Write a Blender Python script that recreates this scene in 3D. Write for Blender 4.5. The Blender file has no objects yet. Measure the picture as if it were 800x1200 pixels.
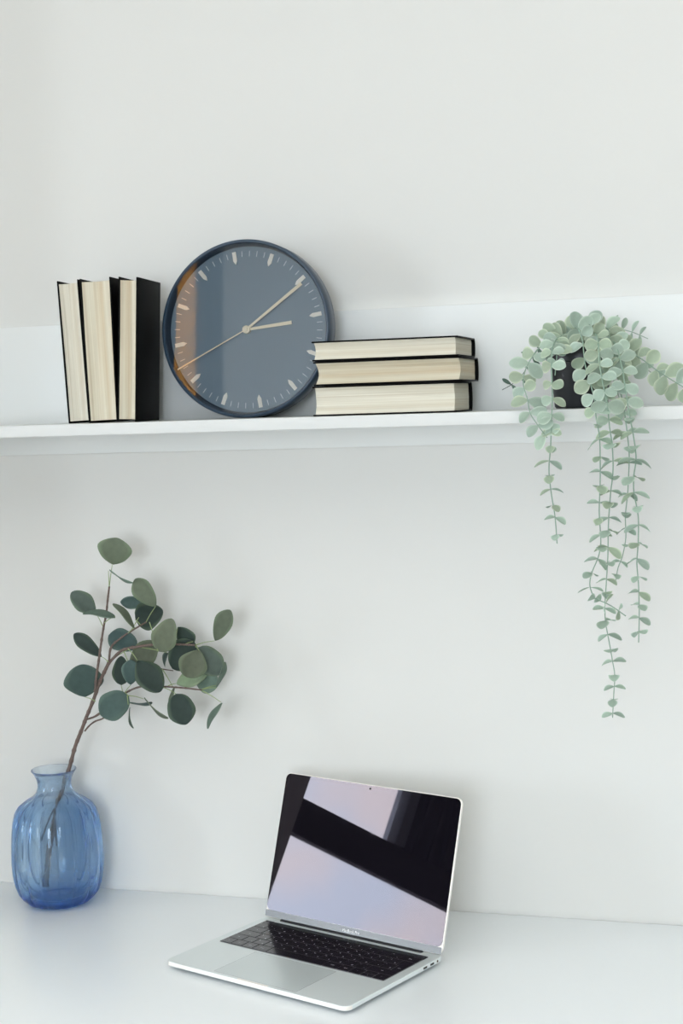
import bpy, bmesh, math, random
from mathutils import Vector, Matrix

# ------------------------------------------------------------------ camera
scn = bpy.context.scene
COL = scn.collection
PI = math.pi
F_PX, YAW, PITCH, ROLL = 1847.9, 0.2979, -0.0706, -0.0333     # 800 x 1200 frame
CAM = Vector((0.0, -2.1909, 0.7453))
FW = Vector((-math.sin(YAW)*math.cos(PITCH), math.cos(YAW)*math.cos(PITCH), math.sin(PITCH)))
_r = Vector((math.cos(YAW), math.sin(YAW), 0)); _u = _r.cross(FW)
RT = _r*math.cos(ROLL) + _u*math.sin(ROLL)
UP = -_r*math.sin(ROLL) + _u*math.cos(ROLL)
cd = bpy.data.cameras.new('camera'); cam = bpy.data.objects.new('camera', cd); COL.objects.link(cam)
cam.matrix_world = Matrix(((RT.x, UP.x, -FW.x, CAM.x), (RT.y, UP.y, -FW.y, CAM.y), (RT.z, UP.z, -FW.z, CAM.z), (0, 0, 0, 1)))
cd.sensor_fit = 'VERTICAL'; cd.sensor_height = 36.0; cd.sensor_width = 24.0
cd.lens = F_PX/1200*36.0; cd.clip_start = 0.05
scn.camera = cam

# ------------------------------------------------------------------ view and sampling
vs = scn.view_settings
vs.view_transform = 'Standard'; vs.look = 'None'; vs.gamma = 1; vs.use_curve_mapping = False
vs.exposure = 0.06
cy = scn.cycles
cy.max_bounces = 12; cy.diffuse_bounces = 6; cy.glossy_bounces = 5; cy.transmission_bounces = 12
cy.transparent_max_bounces = 16; cy.use_denoising = True; cy.sample_clamp_indirect = 20.0
cy.caustics_reflective = False; cy.caustics_refractive = True

# ------------------------------------------------------------------ sky: bright even overcast with faint pink and blue clouds
SKY = 16.5
FILL_W = 8.5
w = bpy.data.worlds.new('overcast_sky'); scn.world = w; w.use_nodes = True
nt = w.node_tree; nt.nodes.clear()
wo = nt.nodes.new('ShaderNodeOutputWorld'); bg = nt.nodes.new('ShaderNodeBackground')
tc = nt.nodes.new('ShaderNodeTexCoord'); nz = nt.nodes.new('ShaderNodeTexNoise'); cr = nt.nodes.new('ShaderNodeValToRGB')
nz.inputs['Scale'].default_value = 15.0; nz.inputs['Detail'].default_value = 2.0
cr.color_ramp.elements[0].position = 0.36; cr.color_ramp.elements[0].color = (0.80, 0.94, 1.08, 1)
cr.color_ramp.elements[1].position = 0.66; cr.color_ramp.elements[1].color = (1.0, 0.975, 0.975, 1)
nt.links.new(tc.outputs['Generated'], nz.inputs['Vector']); nt.links.new(nz.outputs['Fac'], cr.inputs['Fac'])
nt.links.new(cr.outputs['Color'], bg.inputs['Color']); bg.inputs['Strength'].default_value = SKY
nt.links.new(bg.outputs['Background'], wo.inputs['Surface'])

# window openings, (u0, u1, z0, z1): u is y on the left wall and x on the front wall
XL, XR, YF, ZF, ZC = -4.0, 3.0, -5.2, -0.74, 2.10
WIN_L = (-4.7, -1.93, 0.05, 1.85)
WIN_F = (-0.8, 0.6, 0.10, 1.70)
WIN_A = (-3.55, -2.80, 0.20, 2.02)
def portal(name, loc, rot, sx, sz):
    ld = bpy.data.lights.new(name, 'AREA'); ld.shape = 'RECTANGLE'; ld.size = sx; ld.size_y = sz
    ld.cycles.is_portal = True
    o = bpy.data.objects.new(name, ld); COL.objects.link(o); o.location = loc; o.rotation_euler = rot
portal('window_portal', (XL-0.06, (WIN_L[0]+WIN_L[1])/2, (WIN_L[2]+WIN_L[3])/2), (0, -PI/2, 0), WIN_L[3]-WIN_L[2], WIN_L[1]-WIN_L[0])
portal('window_portal', ((WIN_F[0]+WIN_F[1])/2, YF-0.06, (WIN_F[2]+WIN_F[3])/2), (PI/2, 0, 0), WIN_F[1]-WIN_F[0], WIN_F[3]-WIN_F[2])

portal('window_portal', ((WIN_A[0]+WIN_A[1])/2, YF-0.06, (WIN_A[2]+WIN_A[3])/2), (PI/2, 0, 0), WIN_A[1]-WIN_A[0], WIN_A[3]-WIN_A[2])

# ------------------------------------------------------------------ measuring: a point at depth Y (or height Z) along a sight line
def at(px, py, Y):
    d = FW*F_PX + RT*(px-400) + UP*(600-py)
    return CAM + d*((Y-CAM.y)/d.y)
def atz(px, py, Z):
    d = FW*F_PX + RT*(px-400) + UP*(600-py)
    return CAM + d*((Z-CAM.z)/d.z)

# ------------------------------------------------------------------ materials
def mat(name, col=(.8,.8,.8), rough=.5, spec=.5, metal=0, ior=None, coat=0):
    m = bpy.data.materials.new(name); m.use_nodes = True
    b = m.node_tree.nodes['Principled BSDF']
    b.inputs['Base Color'].default_value = (*col, 1); b.inputs['Roughness'].default_value = rough
    b.inputs['Specular IOR Level'].default_value = spec; b.inputs['Metallic'].default_value = metal
    if ior: b.inputs['IOR'].default_value = ior
    b.inputs['Coat Weight'].default_value = coat
    return m
def N(m, kind, **kw):
    n = m.node_tree.nodes.new(kind)
    for k, v in kw.items():
        if k in n.inputs: n.inputs[k].default_value = v
        else: setattr(n, k, v)
    return n
def lk(m, a, b): m.node_tree.links.new(a, b)
def P(m): return m.node_tree.nodes['Principled BSDF']
def grain(m, scale, strength, dist=.001, colvar=0.0):
    t = N(m, 'ShaderNodeTexCoord'); n = N(m, 'ShaderNodeTexNoise'); n.inputs['Scale'].default_value = scale; n.inputs['Detail'].default_value = 4
    b = N(m, 'ShaderNodeBump'); b.inputs['Strength'].default_value = strength; b.inputs['Distance'].default_value = dist
    lk(m, t.outputs['Object'], n.inputs['Vector']); lk(m, n.outputs['Fac'], b.inputs['Height']); lk(m, b.outputs['Normal'], P(m).inputs['Normal'])
    if colvar:
        c = P(m).inputs['Base Color'].default_value[:3]
        r = N(m, 'ShaderNodeValToRGB')
        r.color_ramp.elements[0].position = .3; r.color_ramp.elements[1].position = .7
        r.color_ramp.elements[0].color = (*[x*(1-colvar) for x in c], 1); r.color_ramp.elements[1].color = (*[x*(1+colvar) for x in c], 1)
        lk(m, n.outputs['Fac'], r.inputs['Fac']); lk(m, r.outputs['Color'], P(m).inputs['Base Color'])
    return m

M_WALL = grain(mat('wall_paint', (.735,.735,.715), .85, .3), 260, .12, .0006)
M_ROOM = mat('room_paint', (.84,.83,.80), .9, .2)
M_FLOOR = grain(mat('oak_floor', (.50,.44,.37), .5), 6, .1, .001, .12)
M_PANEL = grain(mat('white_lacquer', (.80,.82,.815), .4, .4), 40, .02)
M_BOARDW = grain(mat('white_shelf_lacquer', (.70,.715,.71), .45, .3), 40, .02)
M_DESK = grain(mat('white_desk_top', (.92,.95,.97), .28, .5), 60, .02)
M_DARKFRAME = mat('dark_window_frame', (.012,.011,.013), .6)
M_MULL = mat('grey_mullion', (.30,.34,.40), .5)
M_FRAME = mat('white_window_frame', (.78,.77,.80), .5)
M_CURTAIN = mat('dark_curtain', (.010,.010,.013), .9)
M_AMBER = mat('amber_curtain', (.35,.16,.02), .9)
_t = N(M_AMBER, 'ShaderNodeBsdfTranslucent'); _t.inputs['Color'].default_value = (.50,.21,.02,1); _m = N(M_AMBER, 'ShaderNodeMixShader'); _m.inputs[0].default_value = .6
lk(M_AMBER, P(M_AMBER).outputs[0], _m.inputs[1]); lk(M_AMBER, _t.outputs[0], _m.inputs[2]); lk(M_AMBER, _m.outputs[0], M_AMBER.node_tree.nodes['Material Output'].inputs['Surface'])
M_NAVY = grain(mat('navy_lacquer', (.028,.052,.085), .33, .5), 300, .02)
M_DIAL = grain(mat('slate_blue_dial', (.195,.27,.318), .55, .4), 500, .03)
M_GOLD = mat('pale_brass', (.95,.84,.60), .45, .5, .15)
M_IVORY = mat('pale_index', (.97,.93,.80), .45, .5)
M_TICK = mat('tick_print', (.66,.70,.72), .5)
M_BOARD = grain(mat('black_book_cloth', (.005,.005,.005), .55, .05), 900, .25, .0003)
M_POT = mat('black_plastic_pot', (.014,.015,.019), .38, .5)
M_SOIL = grain(mat('potting_soil', (.03,.022,.015), .95), 200, .8, .004)
M_ALU = mat('silver_aluminium', (.82,.87,.875), .42, .5, .4)
M_EDGE = mat('bright_aluminium_edge', (.97,.93,.88), .30, .5, .2)
M_PADG = mat('trackpad_glass', (.70,.755,.76), .28, .5, .3)
M_WELL = mat('black_key_well', (.006,.006,.009), .4)
M_WEB = mat('key_web_aluminium', (.46,.48,.50), .45, .5, .4)
M_KEY = mat('black_key', (.012,.009,.016), .16, .5, ior=1.85)
M_BAR = mat('touch_bar_glass', (.004,.004,.006), .08, .5)
M_CHIN = mat('lid_chin_grey', (.15,.16,.17), .25, .5)
M_LEG = mat('key_print', (.80,.79,.85), .6)
M_WORD = mat('silver_word', (.90,.90,.90), .4)
M_PORT = mat('port_dark', (.01,.01,.01), .5)
M_RUBBER = mat('rubber', (.02,.02,.02), .7)
M_BARK = grain(mat('brown_bark', (.17,.125,.108), .8, .3), 700, .9, .0012, .35)
M_PET = mat('pale_green_petiole', (.30,.38,.17), .55)
M_VSTEM = mat('sage_stem', (.27,.38,.30), .6)
M_VSTEMD = mat('shaded_sprig_stem', (.06,.10,.085), .6)

# screen glass: black, with a faint lavender anti-glare coat
M_SCREEN = mat('black_screen_glass', (.006,.005,.008), .015, .5, ior=1.465)
P(M_SCREEN).inputs['Specular Tint'].default_value = (1.0, .90, 1.0, 1)
_s = N(M_SCREEN, 'ShaderNodeTexCoord'); _n = N(M_SCREEN, 'ShaderNodeTexNoise'); _n.inputs['Scale'].default_value = 34; _n.inputs['Detail'].default_value = 6
_mr = N(M_SCREEN, 'ShaderNodeMapRange'); _mr.inputs['From Min'].default_value = .50; _mr.inputs['From Max'].default_value = .8
_mr.inputs['To Min'].default_value = .012; _mr.inputs['To Max'].default_value = .03
lk(M_SCREEN, _s.outputs['Object'], _n.inputs['Vector']); lk(M_SCREEN, _n.outputs['Fac'], _mr.inputs['Value']); lk(M_SCREEN, _mr.outputs['Result'], P(M_SCREEN).inputs['Roughness'])

def thin_glass(name, tint=(1,1,1), ior=1.5, rough=0.0, coattint=(1,1,1)):
    m = bpy.data.materials.new(name); m.use_nodes = True; m.node_tree.nodes.clear()
    o = N(m, 'ShaderNodeOutputMaterial'); mx = N(m, 'ShaderNodeMixShader'); fr = N(m, 'ShaderNodeFresnel'); fr.inputs['IOR'].default_value = ior
    t = N(m, 'ShaderNodeBsdfTransparent'); t.inputs['Color'].default_value = (*tint, 1)
    g = N(m, 'ShaderNodeBsdfGlossy'); g.inputs['Roughness'].default_value = rough; g.inputs['Color'].default_value = (*coattint, 1)
    lk(m, fr.outputs[0], mx.inputs[0]); lk(m, t.outputs[0], mx.inputs[1]); lk(m, g.outputs[0], mx.inputs[2]); lk(m, mx.outputs[0], o.inputs[0])
    return m
M_PANE = thin_glass('window_glass', (.97,.98,.98))
M_CRYSTAL = thin_glass('clock_glass', (.98,.985,1.0), 1.60, .03)

# blue vase glass: real refraction mixed with straight-through tint
def vase_glass():
    m = bpy.data.materials.new('blue_glass'); m.use_nodes = True; m.node_tree.nodes.clear()
    o = N(m, 'ShaderNodeOutputMaterial'); mx = N(m, 'ShaderNodeMixShader'); mx.inputs[0].default_value = 0.2
    g = N(m, 'ShaderNodeBsdfGlass'); g.inputs['IOR'].default_value = 1.46; g.inputs['Roughness'].default_value = 0.0
    t = N(m, 'ShaderNodeBsdfTransparent')
    g.inputs['Color'].default_value = (1,1,1,1); t.inputs['Color'].default_value = (1,1,1,1)
    va = N(m, 'ShaderNodeVolumeAbsorption'); va.inputs['Color'].default_value = (0,.52,.94,1); va.inputs['Density'].default_value = 74; lk(m, va.outputs[0], o.inputs['Volume'])
    lk(m, g.outputs[0], mx.inputs[1]); lk(m, t.outputs[0], mx.inputs[2]); lk(m, mx.outputs[0], o.inputs[0])
    return m
M_VASE = vase_glass()

def pages(name, axis, base=(.80,.70,.54), lo=(.58,.46,.31), scale=380.0):
    m = mat(name, base, .85, .2)
    t = N(m, 'ShaderNodeTexCoord'); mp = N(m, 'ShaderNodeMapping'); n1 = N(m, 'ShaderNodeTexNoise'); n2 = N(m, 'ShaderNodeTexNoise')
    # the leaves are stacked along local z: stretch the noise along the other two axes
    mp.inputs['Scale'].default_value = (1.6, 1.6, scale)
    n1.inputs['Scale'].default_value = 1.0; n1.inputs['Detail'].default_value = 3
    mp2 = N(m, 'ShaderNodeMapping'); mp2.inputs['Scale'].default_value = (3.5, 3.5, scale*4)
    n2.inputs['Scale'].default_value = 1.0; n2.inputs['Detail'].default_value = 2
    r = N(m, 'ShaderNodeValToRGB'); r.color_ramp.elements[0].position = .28; r.color_ramp.elements[0].color = (*lo, 1)
    r.color_ramp.elements[1].position = .52; r.color_ramp.elements[1].color = (*base, 1)
    mx = N(m, 'ShaderNodeMix'); mx.data_type = 'RGBA'; mx.blend_type = 'MULTIPLY'; mx.inputs[0].default_value = .35
    r2 = N(m, 'ShaderNodeValToRGB'); r2.color_ramp.elements[0].position = .3; r2.color_ramp.elements[0].color = (.6,.55,.48,1); r2.color_ramp.elements[1].position = .6; r2.color_ramp.elements[1].color = (1,1,1,1)
    lk(m, t.outputs['Object'], mp.inputs['Vector']); lk(m, t.outputs['Object'], mp2.inputs['Vector'])
    lk(m, mp.outputs[0], n1.inputs['Vector']); lk(m, mp2.outputs[0], n2.inputs['Vector'])
    lk(m, n1.outputs['Fac'], r.inputs['Fac']); lk(m, n2.outputs['Fac'], r2.inputs['Fac'])
    lk(m, r.outputs['Color'], mx.inputs[6]); lk(m, r2.outputs['Color'], mx.inputs[7]); lk(m, mx.outputs[2], P(m).inputs['Base Color'])
    b = N(m, 'ShaderNodeBump'); b.inputs['Strength'].default_value = .5; b.inputs['Distance'].default_value = .0006
    lk(m, n2.outputs['Fac'], b.inputs['Height']); lk(m, b.outputs['Normal'], P(m).inputs['Normal'])
    return m
M_PAGES = pages('cream_pages', 'z', (.74,.71,.61), (.66,.60,.48), 160)
M_PAGES_OLD = pages('yellowed_pages', 'z', (.73,.685,.56), (.62,.51,.35), 110)

def leaf_mat(name, col, rim=None, radius=.0, trans=.25, var=.12, rough=.6):
    m = bpy.data.materials.new(name); m.use_nodes = True
    b = P(m); b.inputs['Roughness'].default_value = rough; b.inputs['Specular IOR Level'].default_value = .3
    oi = N(m, 'ShaderNodeObjectInfo'); hs = N(m, 'ShaderNodeHueSaturation')
    t = N(m, 'ShaderNodeTexCoord'); n = N(m, 'ShaderNodeTexNoise'); n.inputs['Scale'].default_value = 90; n.inputs['Detail'].default_value = 4
    r = N(m, 'ShaderNodeValToRGB'); r.color_ramp.elements[0].position = .3; r.color_ramp.elements[1].position = .75
    r.color_ramp.elements[0].color = (*[x*(1-var) for x in col], 1); r.color_ramp.elements[1].color = (*[x*(1+var) for x in col], 1)
    lk(m, t.outputs['Object'], n.inputs['Vector']); lk(m, n.outputs['Fac'], r.inputs['Fac'])
    mr = N(m, 'ShaderNodeMapRange'); mr.inputs['To Min'].default_value = .84; mr.inputs['To Max'].default_value = 1.16
    mh = N(m, 'ShaderNodeMapRange'); mh.inputs['To Min'].default_value = .487; mh.inputs['To Max'].default_value = .515
    mult = N(m, 'ShaderNodeMath', operation='MULTIPLY'); mult.inputs[1].default_value = 7.31
    frac = N(m, 'ShaderNodeMath', operation='FRACT')
    lk(m, oi.outputs['Random'], mr.inputs['Value']); lk(m, oi.outputs['Random'], mult.inputs[0]); lk(m, mult.outputs[0], frac.inputs[0]); lk(m, frac.outputs[0], mh.inputs['Value'])
    lk(m, mr.outputs[0], hs.inputs['Value']); lk(m, mh.outputs[0], hs.inputs['Hue'])
    src = r.outputs['Color']
    if rim:
        at_ = N(m, 'ShaderNodeAttribute'); at_.attribute_name = 'rim'
        mx = N(m, 'ShaderNodeMix'); mx.data_type = 'RGBA'; mx.inputs[7].default_value = (*rim, 1)
        lk(m, at_.outputs['Fac'], mx.inputs[0]); lk(m, src, mx.inputs[6]); src = mx.outputs[2]
    lk(m, src, hs.inputs['Color'])
    lk(m, hs.outputs['Color'], b.inputs['Base Color'])
    if trans:
        tr = N(m, 'ShaderNodeBsdfTranslucent'); ms = N(m, 'ShaderNodeMixShader'); ms.inputs[0].default_value = trans
        out = m.node_tree.nodes['Material Output']
        lk(m, hs.outputs['Color'], tr.inputs['Color']); lk(m, b.outputs[0], ms.inputs[1]); lk(m, tr.outputs[0], ms.inputs[2]); lk(m, ms.outputs[0], out.inputs['Surface'])
    return m
M_SAGE = leaf_mat('sage_leaf', (.40,.49,.37), (.66,.73,.58))
M_SAGEB = leaf_mat('blue_sage_leaf', (.41,.52,.435), (.62,.72,.63))
M_SAGED = leaf_mat('shaded_sprig_leaf', (.13,.21,.17), (.2,.29,.24))  # sage leaf darkened in colour for the sprig in shade
LEAFM = {'olive': leaf_mat('olive_leaf', (.150,.180,.125), (.22,.28,.18), trans=.2),
         'dark': leaf_mat('dark_leaf', (.034,.056,.048), (.10,.15,.10), trans=.1),
         'blue': leaf_mat('blue_green_leaf', (.075,.125,.118), (.13,.20,.17), trans=.15),
         'mid': leaf_mat('grey_green_leaf', (.095,.130,.110), (.16,.22,.15), trans=.15),
         'light': leaf_mat('pale_grey_green_leaf', (.19,.27,.22), (.27,.35,.28), trans=.25),
         'pale': leaf_mat('pale_underside_leaf', (.36,.46,.31), (.42,.50,.34), trans=.45)}

# ------------------------------------------------------------------ mesh helpers
def mesh(name, verts, faces, m=None, smooth=False):
    me = bpy.data.meshes.new(name); me.from_pydata([tuple(v) for v in verts], [], faces); me.update()
    if m: me.materials.append(m)
    if smooth:
        for p in me.polygons: p.use_smooth = True
    return me
def link(name, me, parent=None, loc=None, rot=None):
    o = bpy.data.objects.new(name, me); COL.objects.link(o)
    if parent: o.parent = parent
    if loc is not None: o.location = loc
    if rot is not None: o.rotation_euler = rot
    return o
def fin(bm, name, m, smooth=False, autosmooth=None):
    bmesh.ops.recalc_face_normals(bm, faces=bm.faces)
    me = bpy.data.meshes.new(name); bm.to_mesh(me); bm.free(); me.materials.append(m)
    if smooth:
        for p in me.polygons: p.use_smooth = True
        if autosmooth: me.set_sharp_from_angle(angle=math.radians(autosmooth))
    return me
def bm_box(bm, x0, x1, y0, y1, z0, z1, bev=0, seg=2):
    r = bmesh.ops.create_cube(bm, size=1)
    vs_ = r['verts']
    for v in vs_:
        v.co = Vector(((x0+x1)/2+v.co.x*(x1-x0), (y0+y1)/2+v.co.y*(y1-y0), (z0+z1)/2+v.co.z*(z1-z0)))
    if bev:
        es = list({e for v in vs_ for e in v.link_edges})
        bmesh.ops.bevel(bm, geom=es, offset=bev, segments=seg, affect='EDGES', profile=.5)
def box(name, dims, m, parent=None, bev=0, seg=2, loc=None, rot=None):
    bm = bmesh.new(); bm_box(bm, *dims, bev=bev, seg=seg)
    return link(name, fin(bm, name, m, bev > 0, 40), parent, loc, rot)
def rounded_poly(x0, x1, y0, y1, r, n=8):
    pts = []
    for cx, cy_, a0 in ((x1-r, y1-r, 0), (x0+r, y1-r, 90), (x0+r, y0+r, 180), (x1-r, y0+r, 270)):
        for i in range(n+1):
            a = math.radians(a0+90*i/n); pts.append((cx+r*math.cos(a), cy_+r*math.sin(a)))
    return pts
def stacked(rings):                        # rings of equal count, closed by caps
    n = len(rings[0]); V = [p for r in rings for p in r]; Fc = []
    for k in range(len(rings)-1):
        for i in range(n):
            j = (i+1) % n; Fc.append((k*n+i, k*n+j, (k+1)*n+j, (k+1)*n+i))
    Fc.append(tuple(range(n))[::-1]); Fc.append(tuple(range((len(rings)-1)*n, len(rings)*n)))
    return V, Fc
def slab(name, x0, x1, y0, y1, z0, z1, r, m, parent=None, soft=0.0, n=8, **kw):   # rounded rectangular slab, edges eased by soft
    rings = []
    if soft:
        for k in range(4):
            a = PI/2*k/3; ins = soft*(1-math.sin(a)); z = z0+soft*(1-math.cos(a))
            rings.append([(x, y, z) for x, y in rounded_poly(x0+ins, x1-ins, y0+ins, y1-ins, max(r-ins, 1e-4), n)])
        for k in range(4):
            a = PI/2*k/3; ins = soft*(1-math.cos(a)); z = z1-soft+soft*math.sin(a)
            rings.append([(x, y, z) for x, y in rounded_poly(x0+ins, x1-ins, y0+ins, y1-ins, max(r-ins, 1e-4), n)])
    else:
        rings = [[(x, y, z) for x, y in rounded_poly(x0, x1, y0, y1, r, n)] for z in (z0, z1)]
    me = mesh(name, *stacked(rings), m, smooth=True); me.set_sharp_from_angle(angle=math.radians(40))
    return link(name, me, parent, **kw)
def lathe(name, prof, m, seg=96, parent=None, ribs=None, closed=False, smooth=True, **kw):
    V = []; Fc = []
    for r, z, rb in [(p[0], p[1], p[2] if len(p) > 2 else 0) for p in prof]:
        for i in range(seg):
            a = 2*PI*i/seg; rr = r
            if ribs and rb: rr = r*(1+rb*ribs(a))
            V.append((rr*math.cos(a), rr*math.sin(a), z))
    K = len(prof)
    for k in range(K-1 if not closed else K):
        for i in range(seg):
            j = (i+1) % seg; k2 = (k+1) % K
            Fc.append((k*seg+i, k*seg+j, k2*seg+j, k2*seg+i))
    me = mesh(name, V, Fc, m)
    bm = bmesh.new(); bm.from_mesh(me); bmesh.ops.remove_doubles(bm, verts=bm.verts, dist=1e-6); bmesh.ops.recalc_face_normals(bm, faces=bm.faces); bm.to_mesh(me); bm.free()
    if smooth:
        for p in me.polygons: p.use_smooth = True
        me.set_sharp_from_angle(angle=math.radians(50))
    return link(name, me, parent, **kw)
def catmull(pts, step):
    pts = [Vector(p) for p in pts]; out = []
    P_ = [pts[0]*2-pts[1]]+pts+[pts[-1]*2-pts[-2]]
    for i in range(1, len(P_)-2):
        a, b, c, d = P_[i-1:i+3]; n = max(2, int((c-b).length/step))
        for k in range(n):
            t = k/n; out.append(.5*((2*b)+(c-a)*t+(2*a-5*b+4*c-d)*t*t+(3*b-a-3*c+d)*t**3))
    out.append(pts[-1]); return out
def tube_geo(pts, r0, r1, seg=8, rf=None, base=0):
    V = []; Fc = []; n = len(pts); prev = None
    for i, p in enumerate(pts):
        t = (pts[min(i+1, n-1)]-pts[max(i-1, 0)]).normalized()
        if prev is None:
            a = t.orthogonal().normalized()
        else:
            a = (prev-t*prev.dot(t)).normalized()
        prev = a; b = t.cross(a); r = r0+(r1-r0)*i/(n-1)
        if rf: r *= rf(i)
        for k in range(seg):
            q = 2*PI*k/seg; V.append(p+(a*math.cos(q)+b*math.sin(q))*r)
    for i in range(n-1):
        for k in range(seg):
            j = (k+1) % seg; Fc.append((base+i*seg+k, base+i*seg+j, base+(i+1)*seg+j, base+(i+1)*seg+k))
    Fc.append(tuple(base+k for k in range(seg))[::-1]); Fc.append(tuple(base+(n-1)*seg+k for k in range(seg)))
    return V, Fc
def tube(name, pts, r0, r1, m, parent=None, seg=8, rf=None):
    V, Fc = tube_geo(pts, r0, r1, seg, rf); return link(name, mesh(name, V, Fc, m, True), parent)
def empty(name, loc, rot=(0, 0, 0)):
    o = bpy.data.objects.new(name, None); COL.objects.link(o); o.location = loc; o.rotation_euler = rot; o.empty_display_size = .05
    return o
def tag(o, label, cat, group=None):
    o['label'] = label; o['category'] = cat
    if group: o['group'] = group
    return o
def struct(o): o['kind'] = 'structure'; return o
def text_mesh(s, size, m, align='CENTER'):
    c = bpy.data.curves.new('t', 'FONT'); c.body = s; c.size = size; c.align_x = align; c.align_y = 'CENTER'; c.resolution_u = 2
    o = bpy.data.objects.new('t', c); COL.objects.link(o)
    dg = bpy.context.evaluated_depsgraph_get(); me = bpy.data.meshes.new_from_object(o.evaluated_get(dg))
    bpy.data.objects.remove(o); bpy.data.curves.remove(c)
    me.materials.clear(); me.materials.append(m); return me

# ------------------------------------------------------------------ the room
struct(box('floor', (XL, XR, YF, 0, ZF-.1, ZF), M_FLOOR))
struct(box('ceiling', (XL, XR, YF, 0, ZC, ZC+.1), M_ROOM))
struct(box('wall_back', (XL-.2, XR+.2, 0, .2, ZF-.1, ZC+.1), M_WALL))
struct(box('wall_right', (XR, XR+.2, YF-.2, 0, ZF-.1, ZC+.1), M_ROOM))
def wall_hole(name, axis, pos, lo, hi, holes, out):
    bm = bmesh.new(); a, b = sorted((pos, pos+out)); R_ = []; e = lo
    for u0, u1, z0, z1 in holes:
        R_ += [(e, u0, ZF-.1, ZC+.1), (u0, u1, ZF-.1, z0), (u0, u1, z1, ZC+.1)]; e = u1
    R_.append((e, hi, ZF-.1, ZC+.1))
    for (p, q, s, t) in R_:
        if axis == 'x': bm_box(bm, a, b, p, q, s, t)
        else: bm_box(bm, p, q, a, b, s, t)
    return struct(link(name, fin(bm, name, M_ROOM)))
wall_hole('wall_left', 'x', XL, YF-.2, 0, [WIN_L], -.2)
wall_hole('wall_front', 'y', YF, XL, XR, [WIN_A, WIN_F], -.2)
# unseen pier added left of the frame to shade the wall's left side
struct(box('added_shade_pier', (-1.75, -1.44, -.26, 0, ZF, ZC), M_WALL, None, .003))
# left window: dark frame with a deep transom, a lower wide pane, an upper narrow pane and a dark curtain over the rest
y0, y1, z0, z1 = WIN_L
TR0, TR1 = .905, 1.045
YM = -2.49
w1 = struct(empty('window_1', (XL, y1, z0)))
def wpart(name, dims, m, bev=.004):
    x0_, x1_, a, b, c, d = dims
    return box(name, (x0_-XL, x1_-XL, a-y1, b-y1, c-z0, d-z0), m, w1, bev)
wpart('frame', (XL-.10, XL+.02, -2.02, y1, z0, z1), M_FRAME)
wpart('frame', (XL-.10, XL+.02, y0, y0+.08, z0, z1), M_FRAME)
wpart('frame', (XL-.10, XL+.02, y0+.08, -2.02, z0, z0+.06), M_FRAME)
wpart('frame', (XL-.10, XL+.02, y0+.08, -2.02, z1-.06, z1), M_FRAME)
wpart('transom', (XL-.06, XL+.005, y0+.08, -2.02, TR0, TR1), M_DARKFRAME)
wpart('mullion', (XL-.08, XL+.02, YM-.05, YM, TR1, z1-.06), M_MULL)
wpart('pane', (XL-.045, XL-.04, y0+.08, -2.02, z0+.06, TR0), M_PANE, 0)
wpart('pane', (XL-.045, XL-.04, y0+.08, -2.02, TR1, z1-.06), M_PANE, 0)
def curtain(name, p0, p1, c0, c1, depth, m, parent, axis, pos, folds=9):
    n = folds*8; V = []; Fc = []
    for i in range(n+1):
        u = p0+(p1-p0)*i/n; d = pos+depth*math.sin(2*PI*folds*i/n)*.5
        for z in (c0, c1):
            V.append((d, u, z) if axis == 'x' else (u, d, z))
    for i in range(n): Fc.append((2*i, 2*i+2, 2*i+3, 2*i+1))
    me = mesh(name, V, Fc, m, True); o = link(name, me, parent)
    
    if m is not M_AMBER: md = o.modifiers.new('s', 'SOLIDIFY'); md.thickness = .002
    return o
curtain('curtain', -3.25-y1, YM-.05-y1, TR1-z0, z1-.06-z0, .03, M_CURTAIN, w1, 'x', -.03)
# unseen front window, added behind the camera for frontal fill light
x0, x1, z0, z1 = WIN_F
w2 = struct(empty('added_fill_window', (x0, YF, z0)))
for a, b, c, d in ((x0, x0+.06, z0, z1), (x1-.06, x1, z0, z1), (x0+.06, x1-.06, z0, z0+.06), (x0+.06, x1-.06, z1-.06, z1), ((x0+x1)/2-.03, (x0+x1)/2+.03, z0+.06, z1-.06)):
    box('frame', (a-x0, b-x0, -.10, .02, c-z0, d-z0), M_MULL, w2, .004)
box('pane', (.06, x1-x0-.06, -.045, -.04, .06, z1-z0-.06), M_PANE, w2)

# unseen window added with amber and dark curtains to tint the clock glass reflection
x0, x1, z0, z1 = WIN_A
w3 = struct(empty('added_reflection_window', (x0, YF, z0)))
for a, b, c, d in ((x0, x0+.04, z0, z1), (x1-.04, x1, z0, z1), (x0+.04, x1-.04, z0, z0+.05), (x0+.04, x1-.04, z1-.05, z1)):
    box('frame', (a-x0, b-x0, -.10, -.04, c-z0, d-z0), M_FRAME, w3, .004)
box('pane', (.04, x1-x0-.04, -.075, -.07, .05, z1-z0-.05), M_PANE, w3)
curtain('curtain', 0.003, -3.15-x0, .003, z1-z0-.003, .03, M_CURTAIN, w3, 'y', -.015, 6)
curtain('curtain', -2.95-x0, x1-x0-.003, .003, z1-z0-.003, .03, M_CURTAIN, w3, 'y', -.015, 3)
curtain('curtain', -3.15-x0, -2.95-x0, .003, z1-z0-.003, .015, M_AMBER, w3, 'y', -.022, 2)

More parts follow.
